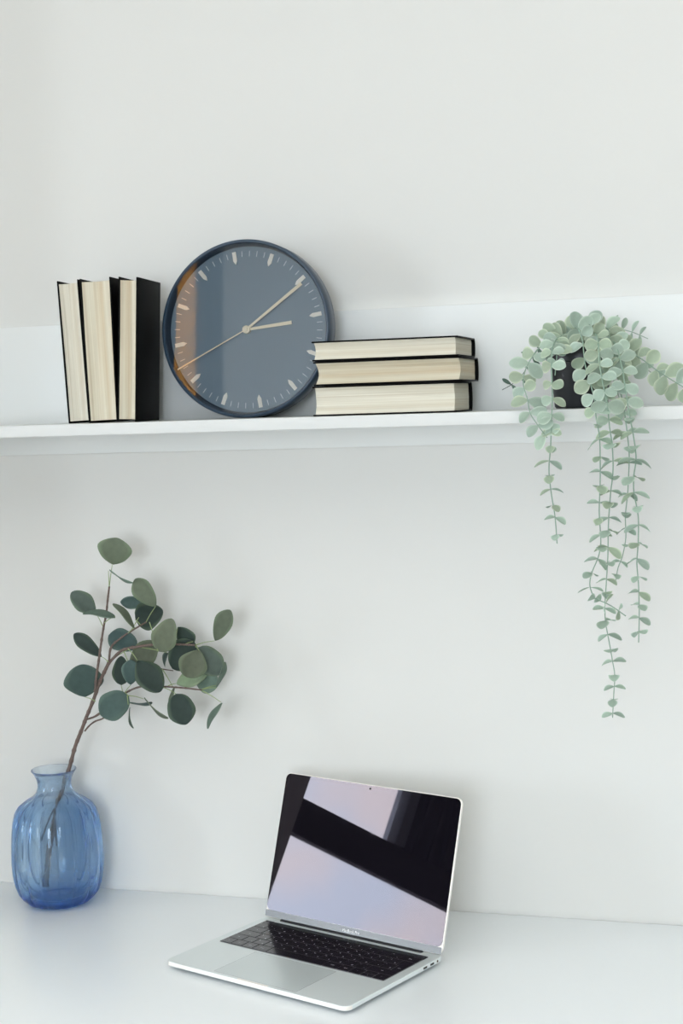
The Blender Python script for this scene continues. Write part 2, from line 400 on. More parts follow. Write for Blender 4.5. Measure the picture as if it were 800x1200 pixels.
# fill light added out of frame overhead to brighten the desk
CL = empty('added_ceiling_fill', (-.6, -2.0, ZC)); tag(CL, 'added unseen fill light, a wide flat overhead panel with a white diffuser', 'fill light')
slab('housing', -1.85, 1.85, -1.25, 1.25, -.05, 0, .04, M_ROOM, CL, n=4)
M_DIFF = mat('diffuser', (.9,.9,.9), .6); P(M_DIFF).inputs['Emission Color'].default_value = (.975,.995,.955,1); P(M_DIFF).inputs['Emission Strength'].default_value = .5
slab('diffuser', -1.82, 1.82, -1.22, 1.22, -.056, -.05, .03, M_DIFF, CL, n=4)
ld = bpy.data.lights.new('fill_lamp', 'AREA'); ld.shape = 'RECTANGLE'; ld.size = 3.6; ld.size_y = 2.4; ld.energy = FILL_W; ld.color = (.975,.995,.955)
lo = bpy.data.objects.new('fill_lamp', ld); COL.objects.link(lo); lo.parent = CL; lo.location = (0, 0, -.062)

# ------------------------------------------------------------------ desk
DT = empty('desk', (-.3, -.36, ZF)); tag(DT, 'white desk along the wall, under the vase and the laptop', 'desk')
def dbox(name, d, m, bev): 
    return box(name, (d[0]+.3, d[1]+.3, d[2]+.36, d[3]+.36, d[4]-ZF, d[5]-ZF), m, DT, bev, 3)
dbox('worktop', (-1.43, 1.5, -.72, -.0015, -.030, 0), M_DESK, .002)
for x in (-1.40, 1.42):
    for y in (-.69, -.07): dbox('leg', (x, x+.05, y-.0, y+.05, ZF, -.030), M_PANEL, .003)

# ------------------------------------------------------------------ wall shelf
ZT, TH, SD = .7249, .0162, .21
SH = empty('wall_shelf', (-.3, 0, ZT)); tag(SH, 'long white wall shelf with a white back board, holding books, clock and plant', 'shelf')
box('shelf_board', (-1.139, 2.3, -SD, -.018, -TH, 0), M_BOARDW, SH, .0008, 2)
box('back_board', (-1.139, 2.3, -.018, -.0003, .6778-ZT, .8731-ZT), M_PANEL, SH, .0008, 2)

# ------------------------------------------------------------------ books
def page_block(w_, h, t, m, bt, fan=0.0, hollow=.010, seed=0):
    # x: spine -> fore-edge, y: height, z: thickness
    rnd = random.Random(seed); nx, nz = 14, 16
    V = []; Fc = []
    z0_, z1_ = bt, t-bt
    def fx(s): return w_-.0030-hollow*(1-(2*s-1)**2)
    prof = []
    for k in range(nz+1):
        s = k/nz; prof.append((fx(s)+rnd.uniform(-.0004, .0004), z0_+(z1_-z0_)*s))
    back = [(.004+.0*s, z0_+(z1_-z0_)*s) for s in (1, .75, .5, .25, 0)]
    ring = prof+back; n = len(ring); NY = 8
    for j in range(NY+1):
        y = .0030+(h-.0075)*j/NY; q = j/NY
        for x, z in ring:
            zz = z-fan*q*(1-z/t)
            V.append((x+.0008*math.sin(5*q+z*300), y, zz))
    for j in range(NY):
        for i in range(n):
            i2 = (i+1) % n; Fc.append((j*n+i, j*n+i2, (j+1)*n+i2, (j+1)*n+i))
    Fc.append(tuple(range(n))[::-1]); Fc.append(tuple(range(NY*n, NY*n+n)))
    bm = bmesh.new(); me = mesh('p', V, Fc); bm.from_mesh(me)
    me = fin(bm, 'page_block', m, True, 35); return me
def book(name, root_rot, loc, w_, h, t, pm, label, group, seed=0, hollow=.010, bt=.0021, fan=0.0):
    o = empty(name, loc); o.matrix_world = Matrix.Translation(loc) @ root_rot; tag(o, label, 'book', group)
    for z in (0, t-bt):
        b = box('cover_board', (.004, w_, 0, h, z, z+bt), M_BOARD, o, .0007, 2)
        if fan and z == 0: b.rotation_euler.x = -math.atan(fan/h)      # the book has swollen: this board stands open at the top
    # rounded spine with hinge grooves
    V = []; Fc = []; n = 12; S = []
    for k in range(n+1):
        a = PI*k/n; S.append((.006-.0075*math.sin(a), t/2-(t/2)*math.cos(a)))
    for k in range(n, -1, -1):
        a = PI*k/n; S.append((.0075-.0055*math.sin(a), t/2-(t/2-bt*.8)*math.cos(a)))
    m_ = len(S)
    for y in (0, h):
        for x, z in S: V.append((x, y, z))
    for i in range(m_):
        j = (i+1) % m_; Fc.append((i, j, m_+j, m_+i))
    for i in range(n):
        Fc.append((i, i+1, m_-2-i, m_-1-i)); Fc.append((m_+i, m_+i+1, m_+m_-2-i, m_+m_-1-i))
    bm = bmesh.new(); me = mesh('s', V, Fc); bm.from_mesh(me)
    link('spine', fin(bm, 'spine', M_BOARD, True, 40), o)
    link('page_block', page_block(w_, h, t, pm, bt, fan=fan, hollow=hollow, seed=seed), o)
    return o
# standing books: local x -> towards the room (-Y), local y -> up, local z -> across, to +... ; origin at the spine foot
def standing(lean, yaw):
    B = Matrix(((0, 0, -1), (-1, 0, 0), (0, 1, 0))).to_4x4()      # columns: x->-Y, y->Z, z->-X
    return Matrix.Rotation(yaw, 4, 'Z') @ Matrix.Rotation(lean, 4, 'Y') @ B
def stand_book(front_right_x, y_front, lean, yaw, w_, h, t, pm, label, seed, hollow=.010, fan=0.0):
    # front_right_x: x of the right-hand front foot edge
    R = standing(lean, yaw)
    f = R @ Vector((w_, 0, 0)); loc = Vector((front_right_x, y_front, ZT))-f
    low = min((R @ Vector((x, 0, z))).z for x in (0, w_) for z in (0, t)); loc.z = ZT-low+.0004
    return book('book', R, loc, w_, h, t, pm, label, 'black books standing left of the clock', seed, hollow, fan=fan)
stand_book(-.9880, -.165, math.radians(-2.3), math.radians(8.3), .122, .2005, .0315, M_PAGES, 'black hardback with clean cream pages, leftmost of the standing books', 1, .004)
stand_book(-.9452, -.165, math.radians(-1.4), math.radians(8), .122, .2015, .0420, M_PAGES_OLD, 'thick black hardback with wavy yellowed pages, middle of the standing books', 2, .007, .0032)
stand_book(-.9170, -.165, math.radians(3.0), math.radians(8), .123, .2005, .0275, M_PAGES_OLD, 'black hardback whose cover faces the clock, rightmost of the standing books', 3, .006)
# lying books: spine to the wall, fore-edge to the room
def lying(rot):
    B = Matrix(((0, 1, 0), (-1, 0, 0), (0, 0, 1))).to_4x4()       # x->-Y, y->+X, z->Z
    return Matrix.Rotation(rot, 4, 'Z') @ B
zb = ZT+.0004
for (xl, yf, rot, w_, h, t, pm, lab, sd, hol) in (
        (-.6465, -.199, .040, .116, .194, .0395, M_PAGES, 'thick black hardback lying at the bottom of the stack beside the clock', 4, .005),
        (-.6450, -.197, .050, .136, .199, .0318, M_PAGES_OLD, 'black hardback with hollowed fore edge, in the middle of the lying stack', 5, .014),
        (-.6455, -.199, .046, .134, .196, .0262, M_PAGES, 'thin black hardback lying on top of the stack of three', 6, .006)):
    R = lying(rot); f = R @ Vector((w_, 0, 0))
    book('book', R, Vector((xl, yf, zb))-Vector((f.x, f.y, 0)), w_, h, t, pm, lab, 'black books lying in a stack right of the clock', sd, hol)
    zb += t+.0006

# ------------------------------------------------------------------ wall clock standing on the shelf
CR, LEAN = .1279, .05
CK = empty('wall_clock', (-.7766, -.105, ZT)); CK.scale = (.979, .979, .979); CK.rotation_euler = (-LEAN, 0, 0)
tag(CK, 'round navy clock with pale gold hands standing on the shelf between the books', 'clock')
# local frame: x right, z up, face towards -y; ring centre at height CR
def disc_place(o, y): o.rotation_euler = (PI/2, 0, 0); o.location = (0, y, CR+.0004); return o
disc_place(lathe('case', [(CR-.0015, 0), (CR, -.0016), (CR, -.030), (CR-.004, -.0345), (.01, -.0345), (.01, -.0325), (CR-.0095, -.0325), (CR-.0075, -.018), (CR-.0058, -.0035), (CR-.0040, 0)], M_NAVY, 128, CK, closed=True), 0)
disc_place(lathe('dial', [(.0, -.0150), (CR-.0082, -.0150), (CR-.0082, -.0300), (0, -.0300)], M_DIAL, 128, CK), 0)
disc_place(lathe('glass', [(.0, -.0022), (CR-.0050, -.0022), (CR-.0050, -.0034), (0, -.0034)], M_CRYSTAL, 96, CK), 0)
DY = .0150
def on_dial(name, poly, thick, ang, m, lift=0.0):         # poly in (across, outwards); ang clockwise from up
    a = math.radians(ang); ca, sa = math.cos(a), math.sin(a)
    f = lambda s, r: (s*ca+r*sa, r*ca-s*sa)
    V = []; n = len(poly)
    for y in (DY-lift-thick, DY-lift):
        for s, r in poly:
            x, z = f(s, r); V.append((x, y, z+CR))
    Fc = [tuple(range(n)), tuple(range(n, 2*n))[::-1]]+[(i, i+n, (i+1) % n+n, (i+1) % n) for i in range(n)]
    bm = bmesh.new(); bm.from_mesh(mesh('d', V, Fc)); return link(name, fin(bm, name, m), CK)
OFF = -9.3
for k in range(60):
    ang = OFF+6*k
    if k % 5 == 0: on_dial('hour_index', [(-.0028, .1140), (.0028, .1140), (.0030, .1010), (.0018, .0985), (0, .0955), (-.0018, .0985), (-.0030, .1010)], .0016, ang, M_IVORY, .0001)
    else: on_dial('minute_tick', [(-.0005, .1135), (.0005, .1135), (.0005, .1055), (-.0005, .1055)], .0003, ang, M_TICK, .0001)
on_dial('hour_hand', [(-.0018, -.0), (.0018, 0), (.0026, .069), (-.0026, .069)], .0010, 84.0, M_GOLD, .0035)
on_dial('minute_hand', [(-.0015, -.0), (.0015, 0), (.0024, .105), (-.0024, .105)], .0010, 54.0, M_GOLD, .0050)
on_dial('second_hand', [(-.0006, -.012), (.0006, -.012), (.0010, .120), (-.0010, .120)], .0008, -116.6, M_GOLD, .0065)
o = lathe('hub', [(0, .0), (.0058, .0), (.0058, .0068), (.0044, .0076), (.0030, .0076), (.0026, .0088), (0, .0088)], M_GOLD, 32, CK)
o.rotation_euler = (PI/2, 0, 0); o.location = (0, DY, CR)

# ------------------------------------------------------------------ laptop
LW, LD_, LT = .304, .212, .0115
LP = empty('laptop', (-.8448, -.3072, 0), (0, 0, -.3554))
tag(LP, 'silver open laptop on the white desk with a black glossy screen', 'laptop')
# base shell: flat top, side wall, belly curving in
rings = []
for ins, z in ((.030, .0016), (.012, .0024), (.004, .0040), (.0008, .0052), (0, .0060), (0, .0110), (.0005, .0115)):
    rings.append([(x, y, z) for x, y in rounded_poly(ins, LW-ins, ins, LD_-ins, max(.0105-ins*.3, .003), 10)])
V, Fc = stacked(rings); me = mesh('base', V, Fc, M_ALU, True); me.set_sharp_from_angle(angle=math.radians(35))
# front edge in a brighter, warmer colour
me.materials.append(M_EDGE)
for p in me.polygons:
    c = p.center
    if .0052 < c.z < .0114 and abs(p.normal.z) < .5 and c.y < .012: p.material_index = 1
link('base', me, LP)
for x in (.03, LW-.03):
    for y in (.03, LD_-.03):
        lathe('rubber_foot', [(0, .0), (.008, .0), (.008, .0018), (0, .0018)], M_RUBBER, 24, LP, loc=(x, y, 0))
slab('opening_notch', .127, .178, -.0002, .0035, .0098, .01156, .0012, M_EDGE, LP, n=4)
slab('trackpad', .0830, .2190, .0060, .0885, .0113, .01155, .003, M_PADG, LP, n=5)
bm = bmesh.new()
for d in ((.0826, .2194, .0056, .0060), (.0826, .2194, .0885, .0889), (.0826, .0830, .0060, .0885), (.2190, .2194, .0060, .0885)): bm_box(bm, *d, .0113, .01153)
link('trackpad_gap', fin(bm, 'trackpad_gap', mat('gap', (.2,.21,.22), .5)), LP)
KX0, KX1, KY0, KY1 = .0130, .2910, .0935, .1960
slab('key_well', KX0, KX1, KY0, KY1, .0110, .01156, .0025, M_WEB, LP, n=4)
slab('touch_bar_surround', KX0+.0002, KX1-.0002, .1826, KY1-.0002, .0113, .01160, .002, M_WELL, LP, n=4)
slab('touch_bar', KX0+.0165+.0006, KX1-.0165, .1830, .1950, .0114, .01195, .001, M_BAR, LP, n=3)
pitch = (KX1-KX0-.0010)/14.5; rowp = .01785; key_cache = {}
def key_mesh(wd, dp):
    k = (round(wd, 5), round(dp, 5))
    if k not in key_cache:
        bm = bmesh.new(); bm_box(bm, 0, wd, 0, dp, 0, .0010, .0003, 1); key_cache[k] = fin(bm, 'key', M_KEY, True, 30)
    return key_cache[k]
def key(x, y, wd, dp, s='', t='', size=.0030):
    g = .0009; k = link('key', key_mesh(wd-g, dp-g), LP, (x+g/2, y+g/2, .01150))
    for txt, px, py, al in ((s, .0032 if t else (wd-g)/2, dp-g-.0042 if t else (dp-g)/2, 'CENTER'), (t, wd-g-.0040, .0042, 'CENTER')):
        if txt: link('key_legend', text_mesh(txt, size, M_LEG, al), k, (px, py, .00104))
rows = [
 (.0, [('§','±'),('1','!'),('2','@'),('3','#'),('4','$'),('5','%'),('6','^'),('7','&'),('8','*'),('9','('),('0',')'),('-','_'),('=','+')], None, 'delete'),
 (1.5, [('Q','Й'),('W','Ц'),('E','У'),('R','К'),('T','Е'),('Y','Н'),('U','Г'),('I','Ш'),('O','Щ'),('P','З'),('[','Х'),(']','Ъ')], 'tab', None),
 (1.75, [('A','Ф'),('S','Ы'),('D','В'),('F','А'),('G','П'),('H','Р'),('J','О'),('K','Л'),('L','Д'),(';','Ж'),("'",'Э'),('\\','Ё')], 'caps', None),
 (1.25, [('`','~'),('Z','Я'),('X','Ч'),('C','С'),('V','М'),('B','И'),('N','Т'),('M','Ь'),(',','Б'),('.','Ю'),('/','?')], 'shift', 'shift')]
yb = KY0+.0010
kx = KX0+.0005
for i, (ind, ks, first, last) in enumerate(rows):
    y = yb+(4-i)*rowp; x = kx
    if first: key(x, y, ind*pitch, rowp, first, '', .0021); x += ind*pitch
    for s, t in ks: key(x, y, pitch, rowp, s, t); x += pitch
    if last: key(x, y, kx+14.5*pitch-x, rowp, last, '', .0021)
# tall return key: an L lying over two rows
g = .0011; xr = kx+14.5*pitch-g/2; xa = kx+13.5*pitch+g/2; xb_ = kx+13.75*pitch+g/2; yr0 = yb+2*rowp+g/2; yr1 = yb+4*rowp-g/2; ym = yb+3*rowp+g/2
poly = [(xb_, yr0), (xr, yr0), (xr, yr1), (xa, yr1), (xa, ym), (xb_, ym)]
V = [(x, y, z) for z in (.0115, .0125) for x, y in poly]; n = 6
bm = bmesh.new(); bm.from_mesh(mesh('r', V, [tuple(range(6))[::-1], tuple(range(6, 12))]+[(i, (i+1) % 6, (i+1) % 6+6, i+6) for i in range(6)]))
kr = link('key', fin(bm, 'key', M_KEY), LP); link('key_legend', text_mesh('return', .0021, M_LEG), kr, ((xb_+xr)/2, yb+2.5*rowp, .01254))
x = kx
for wd, s in ((1, 'fn'), (1, 'control'), (1, 'option'), (1.25, 'command'), (5, ''), (1.25, 'command'), (1, 'option')):
    key(x, yb, wd*pitch, rowp, s, '', .0021 if len(s) < 7 else .0017); x += wd*pitch
key(x, yb, pitch, rowp, '<', '', .002); x += pitch
key(x, yb, pitch, rowp*.5, 'v', '', .002); key(x, yb+rowp*.5, pitch, rowp*.5, '^', '', .002); x += pitch
key(x, yb, pitch, rowp, '>', '', .002)
key(KX0+.0005, .1832, .0160, .0118, 'esc', '', .0022); key(KX1-.0163, .1832, .0158, .0118)
for v_, wd, rr in ((.168, .0085, .0014), (.184, .0085, .0014)):
    bm = bmesh.new(); bm_box(bm, LW-.0006, LW+.00012, v_-wd/2, v_+wd/2, .0070, .0097, .0)
    link('usb_port', fin(bm, 'usb_port', M_PORT), LP)
o = lathe('headphone_jack', [(0, 0), (.0017, 0), (.0017, .0009), (0, .0009)], M_PORT, 20, LP, loc=(LW-.00075, .1965, .0084), rot=(0, PI/2, 0))
slab('hinge', .030, LW-.030, LD_-.0095, LD_-.0015, .0090, .0135, .003, M_WELL, LP, soft=.0015, n=4)
# the lid: leans back 17 degrees; local x across, z up the lid, y through it
LID_T = .3006
lid = link('lid', None, LP, (0, LD_-.006, LT)); lid.rotation_euler = (-LID_T, 0, 0)
bpy.data.objects.remove(lid)
def lid_slab(name, x0, x1, w0, w1, d0, d1, r, m, parent, soft=0.0):
    o = slab(name, x0, x1, w0, w1, d0, d1, r, m, parent, soft, 10)
    return o
# lid shell is the part; glass, chin and word are its sub-parts. Slab (x, y, z) -> lid (x, along, outwards)
LM = Matrix.Translation((0, LD_-.006, LT)) @ Matrix.Rotation(-LID_T, 4, 'X') @ Matrix(((1, 0, 0, 0), (0, 0, -1, 0), (0, 1, 0, 0), (0, 0, 0, 1)))
# columns: x->x, y->up (z), z->-y (towards the viewer)
lid = lid_slab('lid', 0, LW, .0015, .2070, -.0045, 0, .0095, M_EDGE, LP, .0012); lid.matrix_local = LM
lid.data.materials.append(M_ALU)
lid_slab('screen_glass', .0012, LW-.0012, .0115, .2058, .0000, .0004, .0082, M_SCREEN, lid)
slab('chin', .0012, LW-.0012, .0022, .0113, .0, .00035, .0012, M_CHIN, lid, n=4)
link('wordmark', text_mesh('MacBook Pro', .0052, M_WORD), lid, (.1540, .0062, .00042))
lathe('webcam', [(0, .0), (.0016, .0), (.0016, .00012), (0, .00012)], M_PORT, 20, lid, loc=(LW/2, .2015, .0004))

# ------------------------------------------------------------------ vase
VX, VY = -1.1185, -.0736
VS = empty('vase', (VX, VY, 0)); tag(VS, 'ribbed blue glass vase with a flared rim on the desk left of the laptop', 'vase')
out = [(.0, 0.0012, 0), (.030, .0006, .3), (.0410, .0004, .6), (.0475, .0030, 1), (.0540, .0090, 1), (.0605, .0180, 1), (.0650, .0310, 1), (.0680, .0480, 1), (.0690, .0650, 1), (.0686, .0850, 1), (.0674, .1050, 1),
       (.0652, .1245, 1), (.0618, .1380, 1), (.0552, .1485, .9), (.0452, .1565, .7), (.0350, .1625, .4), (.0285, .1690, .15), (.0256, .1765, .05), (.0252, .1830, 0), (.0268, .1905, 0), (.0305, .1980, 0), (.0340, .2030, 0)]
inn = [(.0337, .2040, 0), (.0322, .2036, 0), (.0285, .1980, 0), (.0232, .1905, 0), (.0214, .1830, 0), (.0218, .1765, .05), (.0262, .1690, .15), (.0330, .1602, .3), (.0420, .1540, .6), (.0508, .1455, .75), (.0573, .1345, .8),
       (0.0600, .1215, .8), (0.0631, .1040, .8), (0.0648, .0850, .8), (0.0652, .0650, .8), (0.0640, .0490, .8), (0.0606, .0330, .8), (0.0548, .0210, .8), (0.0468, .0130, .8), (.0380, .0095, .3), (.018, .0085, 0), (0, .0085, 0)]
NR = 16
def ribs(a):
    return .024*(abs(math.cos(NR/2*(a+.1)))**.5*2-1.4)
lathe('glass_body', out+inn, M_VASE, 336, VS, ribs=ribs)

# ------------------------------------------------------------------ eucalyptus branch in the vase
BRo = at(57, 1030, VY)
BR = empty('eucalyptus_branch', (BRo.x, BRo.y, .012)); tag(BR, 'leafy eucalyptus branch with round dark green leaves standing in the blue vase', 'branch')
inv = -Vector(BR.location)
def path(px, step=.006): return catmull([at(x, y, Y)+inv for x, y, Y in px], step)
rb = random.Random(5)
def knots(n_, seed):
    r = random.Random(seed); k = [1+max(0, r.gauss(0, .10)) for _ in range(2000)]
    for i in range(0, 2000, 5): k[i] *= 1.22
    return lambda i: k[i]
def twig(px, r0, r1, sd, m=M_BARK, name='stem'): return tube(name, path(px, .0032), r0, r1, m, BR, 8, knots(0, sd))
base3 = at(57, 1030, VY)
main = [(54, 1040, -.0736), (58, 985, -.070), (66, 947, -.065), (74, 922, -.060), (82, 897, -.060), (88, 875, -.062), (95, 857, -.064), (101, 841, -.066), (109.5, 820, -.068), (117, 799, -.070), (127.5, 776.5, -.072)]
twig(main, .0034, .0026, 1)
twig([(67, 944, -.065), (55, 965, -.055), (46, 1000, -.050), (41, 1032, -.050)], .0011, .0009, 9, name='stem')
A_ = [(111.7, 809.5, -.070), (112.5, 796, -.078), (115.5, 775, -.082), (119, 750, -.084), (121.5, 734, -.086), (124.5, 719, -.087), (126, 704, -.088), (128, 687.5, -.090)]
twig(A_, .0020, .0014, 2, name='stem')
twig([(127.5, 776.5, -.072), (130.5, 758, -.075), (144, 746, -.080), (153, 740, -.083), (171, 729, -.090)], .0017, .0010, 3)
twig([(127.5, 777, -.072), (135, 769, -.070), (144, 761.5, -.074), (157.5, 758.5, -.080), (180, 755.5, -.088), (205, 755, -.092), (228, 756, -.095)], .0022, .0013, 4)
twig([(99, 857, -.065), (105, 850, -.060), (112, 845, -.055), (122, 841, -.050), (134, 828, -.048), (144, 813, -.050)], .0013, .0010, 5)
twig([(101, 843, -.066), (108, 841, -.062), (116, 836.5, -.060), (130, 824, -.060), (144, 814, -.064), (157, 807, -.070), (171, 804, -.075), (190, 804.5, -.080), (213, 806, -.085), (236, 808.5, -.090)], .0015, .0011, 6)
twig([(180, 781, -.05), (190, 784, -.046), (203, 786, -.044)], .0009, .0007, 7)

def leaf_geo(L, W, fold, curl, shape=1.0, nu=16, nv=6):
    # outline along +y from 0 to L, width W; wavy rim; local z is the face
    V = []; rim = []
    for i in range(nu+1):
        s = (1-math.cos(PI*i/nu))/2 if i > nu/2 else i/nu
        wv = W/2*max(0, math.sin(PI*s**shape))**.56*(1+.05*math.sin(9*s+shape*20))
        if i == 0: wv = W*.015
        if i == nu: wv = W*.02
        for j in range(nv+1):
            t = -1+2*j/nv
            x = wv*t; z = fold*abs(x) - curl*L*(s-.45)**2 + .018*L*math.sin(7*s+3*t)*abs(t)
            V.append((x, s*L, z)); rim.append(1.0 if (abs(t) > .99 or i == nu) else 0.0)
    Fc = []
    for i in range(nu):
        for j in range(nv):
            a = i*(nv+1)+j; Fc.append((a, a+1, a+nv+2, a+nv+1))
    return V, Fc, rim
def leaf_obj(name, parent, base, tip, width, facing, m, fold=.12, curl=.25, shape=.6):
    d = tip-base; L = d.length; yv = d.normalized(); zv = (facing-yv*facing.dot(yv)).normalized(); xv = yv.cross(zv)
    V, Fc, rim = leaf_geo(L, width, fold, curl, shape)
    me = mesh(name, V, Fc, m, True)
    a = me.attributes.new('rim', 'FLOAT', 'POINT')
    for i, v in enumerate(rim): a.data[i].value = v
    o = link(name, me, parent)
    M4 = Matrix(((xv.x, yv.x, zv.x, base.x), (xv.y, yv.y, zv.y, base.y), (xv.z, yv.z, zv.z, base.z), (0, 0, 0, 1))); o.matrix_local = M4
    md = o.modifiers.new('s', 'SOLIDIFY'); md.thickness = .0005
    return o, M4
VIEW = -FW
# petiole origin (px), leaf base, tip, width px, tone, depth, tip depth offset
LV = [
 ((128,687),(131.5,662),(137,631),37,'olive',-.092,-.004),
 ((128,689),(127,669),(154,685),5,'light',-.098,-.012),
 ((121,735),(112,718),(83.5,694),21,'mid',-.090,-.010),
 ((122,730),(135,722),(97,716.5),8,'light',-.100,-.006),
 ((171,729),(182,711),(157,679),23,'olive',-.094,-.006),
 ((153,740),(174,706),(140,706),14,'blue',-.072,.008),
 ((150,742),(159,735),(134.5,705.5),7,'olive',-.092,-.010),
 ((165,733),(158,726),(190,716),30,'dark',-.076,.004),
 ((127,776),(119,769.5),(86.5,742.5),16,'dark',-.082,-.010),
 ((138,768),(160,757),(125.5,744),25,'blue',-.060,.006),
 ((112,822),(99.8,817),(96,779),42,'blue',-.075,-.006),
 ((175,729),(185.5,764),(201,726),27,'olive',-.104,-.004),
 ((229,756),(251,751),(269,715.5),21,'olive',-.096,-.006),
 ((229,757),(231,759),(259,790),28,'mid',-.090,.004),
 ((229,758),(233,762),(219,794),30,'olive',-.104,-.004),
 ((215,756),(226,752),(201,785),33,'dark',-.080,.004),
 ((205,755),(208,735),(225,757),20,'dark',-.070,.004),
 ((144,761),(154,786),(182,752),29,'olive',-.066,.004),
 ((150,760),(161,774),(188,810),29,'dark',-.096,-.006),
 ((144,814),(142,803),(141.5,769),19,'dark',-.062,.004),
 ((146,812),(153,803),(153,774),20,'blue',-.070,-.004),
 ((146,812),(150,815),(116.5,838),32,'blue',-.084,-.012),
 ((195,805),(206,801),(243,787),20,'pale',-.072,.006),
 ((236,808),(255,803),(228,792),26,'light',-.066,.004),
 ((236,808),(254,806),(265,776),7,'light',-.080,.010),
 ((190,805),(206,813),(218,849),30,'dark',-.100,-.006),
 ((150,815),(168,819),(195.5,843.5),12,'olive',-.084,-.010),
 ((148,816),(152,825),(178,825),8,'blue',-.076,-.004),
 ((149,815),(150.5,829),(154,854),5,'mid',-.086,-.010),
 ((190,784),(203,806),(197,835),7,'olive',-.070,.010),
 ((236,809),(259,823),(241,853),10,'light',-.096,-.010),
 ((160,758),(196,765),(192,781),12,'dark',-.070,.002),
]
for i, (po, pb, pt, wpx, tone, Y, dY) in enumerate(LV):
    b = at(*pb, Y)+inv; t = at(*pt, Y+dY)+inv; q = at(*po, Y*.5-.04)+inv
    sc_ = .00138
    thin = wpx < 13
    fac = Vector(VIEW)+Vector((rb.uniform(-.25, .25), 0, rb.uniform(-.15, .35)))
    wd = wpx*sc_
    if thin:                                     # a broad leaf seen nearly edge on
        ax = (t-b).normalized(); side = ax.cross(VIEW).normalized(); k = .35
        fac = (side+VIEW*k).normalized(); wd = wd/ k*.8; wd = min(wd, .026)
    lf, M4 = leaf_obj('leaf', BR, b, t, wd, fac, LEAFM[tone], fold=rb.uniform(.05, .22), curl=rb.uniform(.1, .3), shape=(1.3, 1.0, 1.15, .85)[i % 4])
    mid = (q+b)/2+Vector((0, 0, .001))
    pt_ = catmull([q, mid, b], .004)
    V, Fc = tube_geo([M4.inverted() @ p for p in pt_], .00075, .00045, 6)
    link('petiole', mesh('petiole', V, Fc, M_PET, True), lf)

# ------------------------------------------------------------------ trailing plant
PC = at(681, 477, -.125)
PX, PY = PC.x, -.125
PT = empty('hanging_plant', (PX, PY, ZT)); tag(PT, 'trailing sage green eucalyptus in a black pot at the right end of the shelf', 'plant')
lathe('pot', [(0, .0006), (.0325, .0006), (.0345, .0030), (.0395, .0590), (.0398, .0600), (.0425, .0605), (.0440, .0615), (.0448, .0780), (.0440, .0790), (.0425, .0790), (.0418, .0780), (.0412, .066), (.0375, .06), (.033, .010), (0, .008)], M_POT, 72, PT)
o = lathe('soil', [(0, .0700), (.020, .0705), (.0400, .0690), (.0400, .0640), (0, .0640)], M_SOIL, 40, PT)
inv2 = -Vector((PX, PY, ZT))
vr = random.Random(11)
def sage_leaf(L, W, cup, drop):
    V, Fc, rim = [], [], []
    nu, nv = 12, 6
    for i in range(nu+1):
        s = (1-math.cos(PI*i/nu))/2 if i > nu/2 else i/nu; wv = W/2*max(0, math.sin(PI*min(1, s**1.25)))**.55
        if i == 0: wv = W*.04
        if i == nu: wv = W*.02
        for j in range(nv+1):
            t = -1+2*j/nv; x = wv*t
            V.append((x, s*L, cup*abs(x)**1.6/W**.6 - drop*L*s*s)); rim.append(1.0 if (abs(t) > .99 or i == nu) else 0.0)
    for i in range(nu):
        for j in range(nv):
            a = i*(nv+1)+j; Fc.append((a, a+1, a+nv+2, a+nv+1))
    me = mesh('leaf', V, Fc, M_SAGE, True); a = me.attributes.new('rim', 'FLOAT', 'POINT')
    for i, v in enumerate(rim): a.data[i].value = v
    return me
LEAVES = [sage_leaf(L, W, c, d) for L, W, c, d in ((.0185, .0170, .35, .10), (.0175, .0150, .5, .18), (.0200, .0150, .30, .22), (.0160, .0150, .45, .05))]
LEAVES_B = []
for me in LEAVES:
    m2 = me.copy(); m2.materials[0] = M_SAGEB; LEAVES_B.append(m2)
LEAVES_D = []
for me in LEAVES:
    m2 = me.copy(); m2.materials[0] = M_SAGED; LEAVES_D.append(m2)
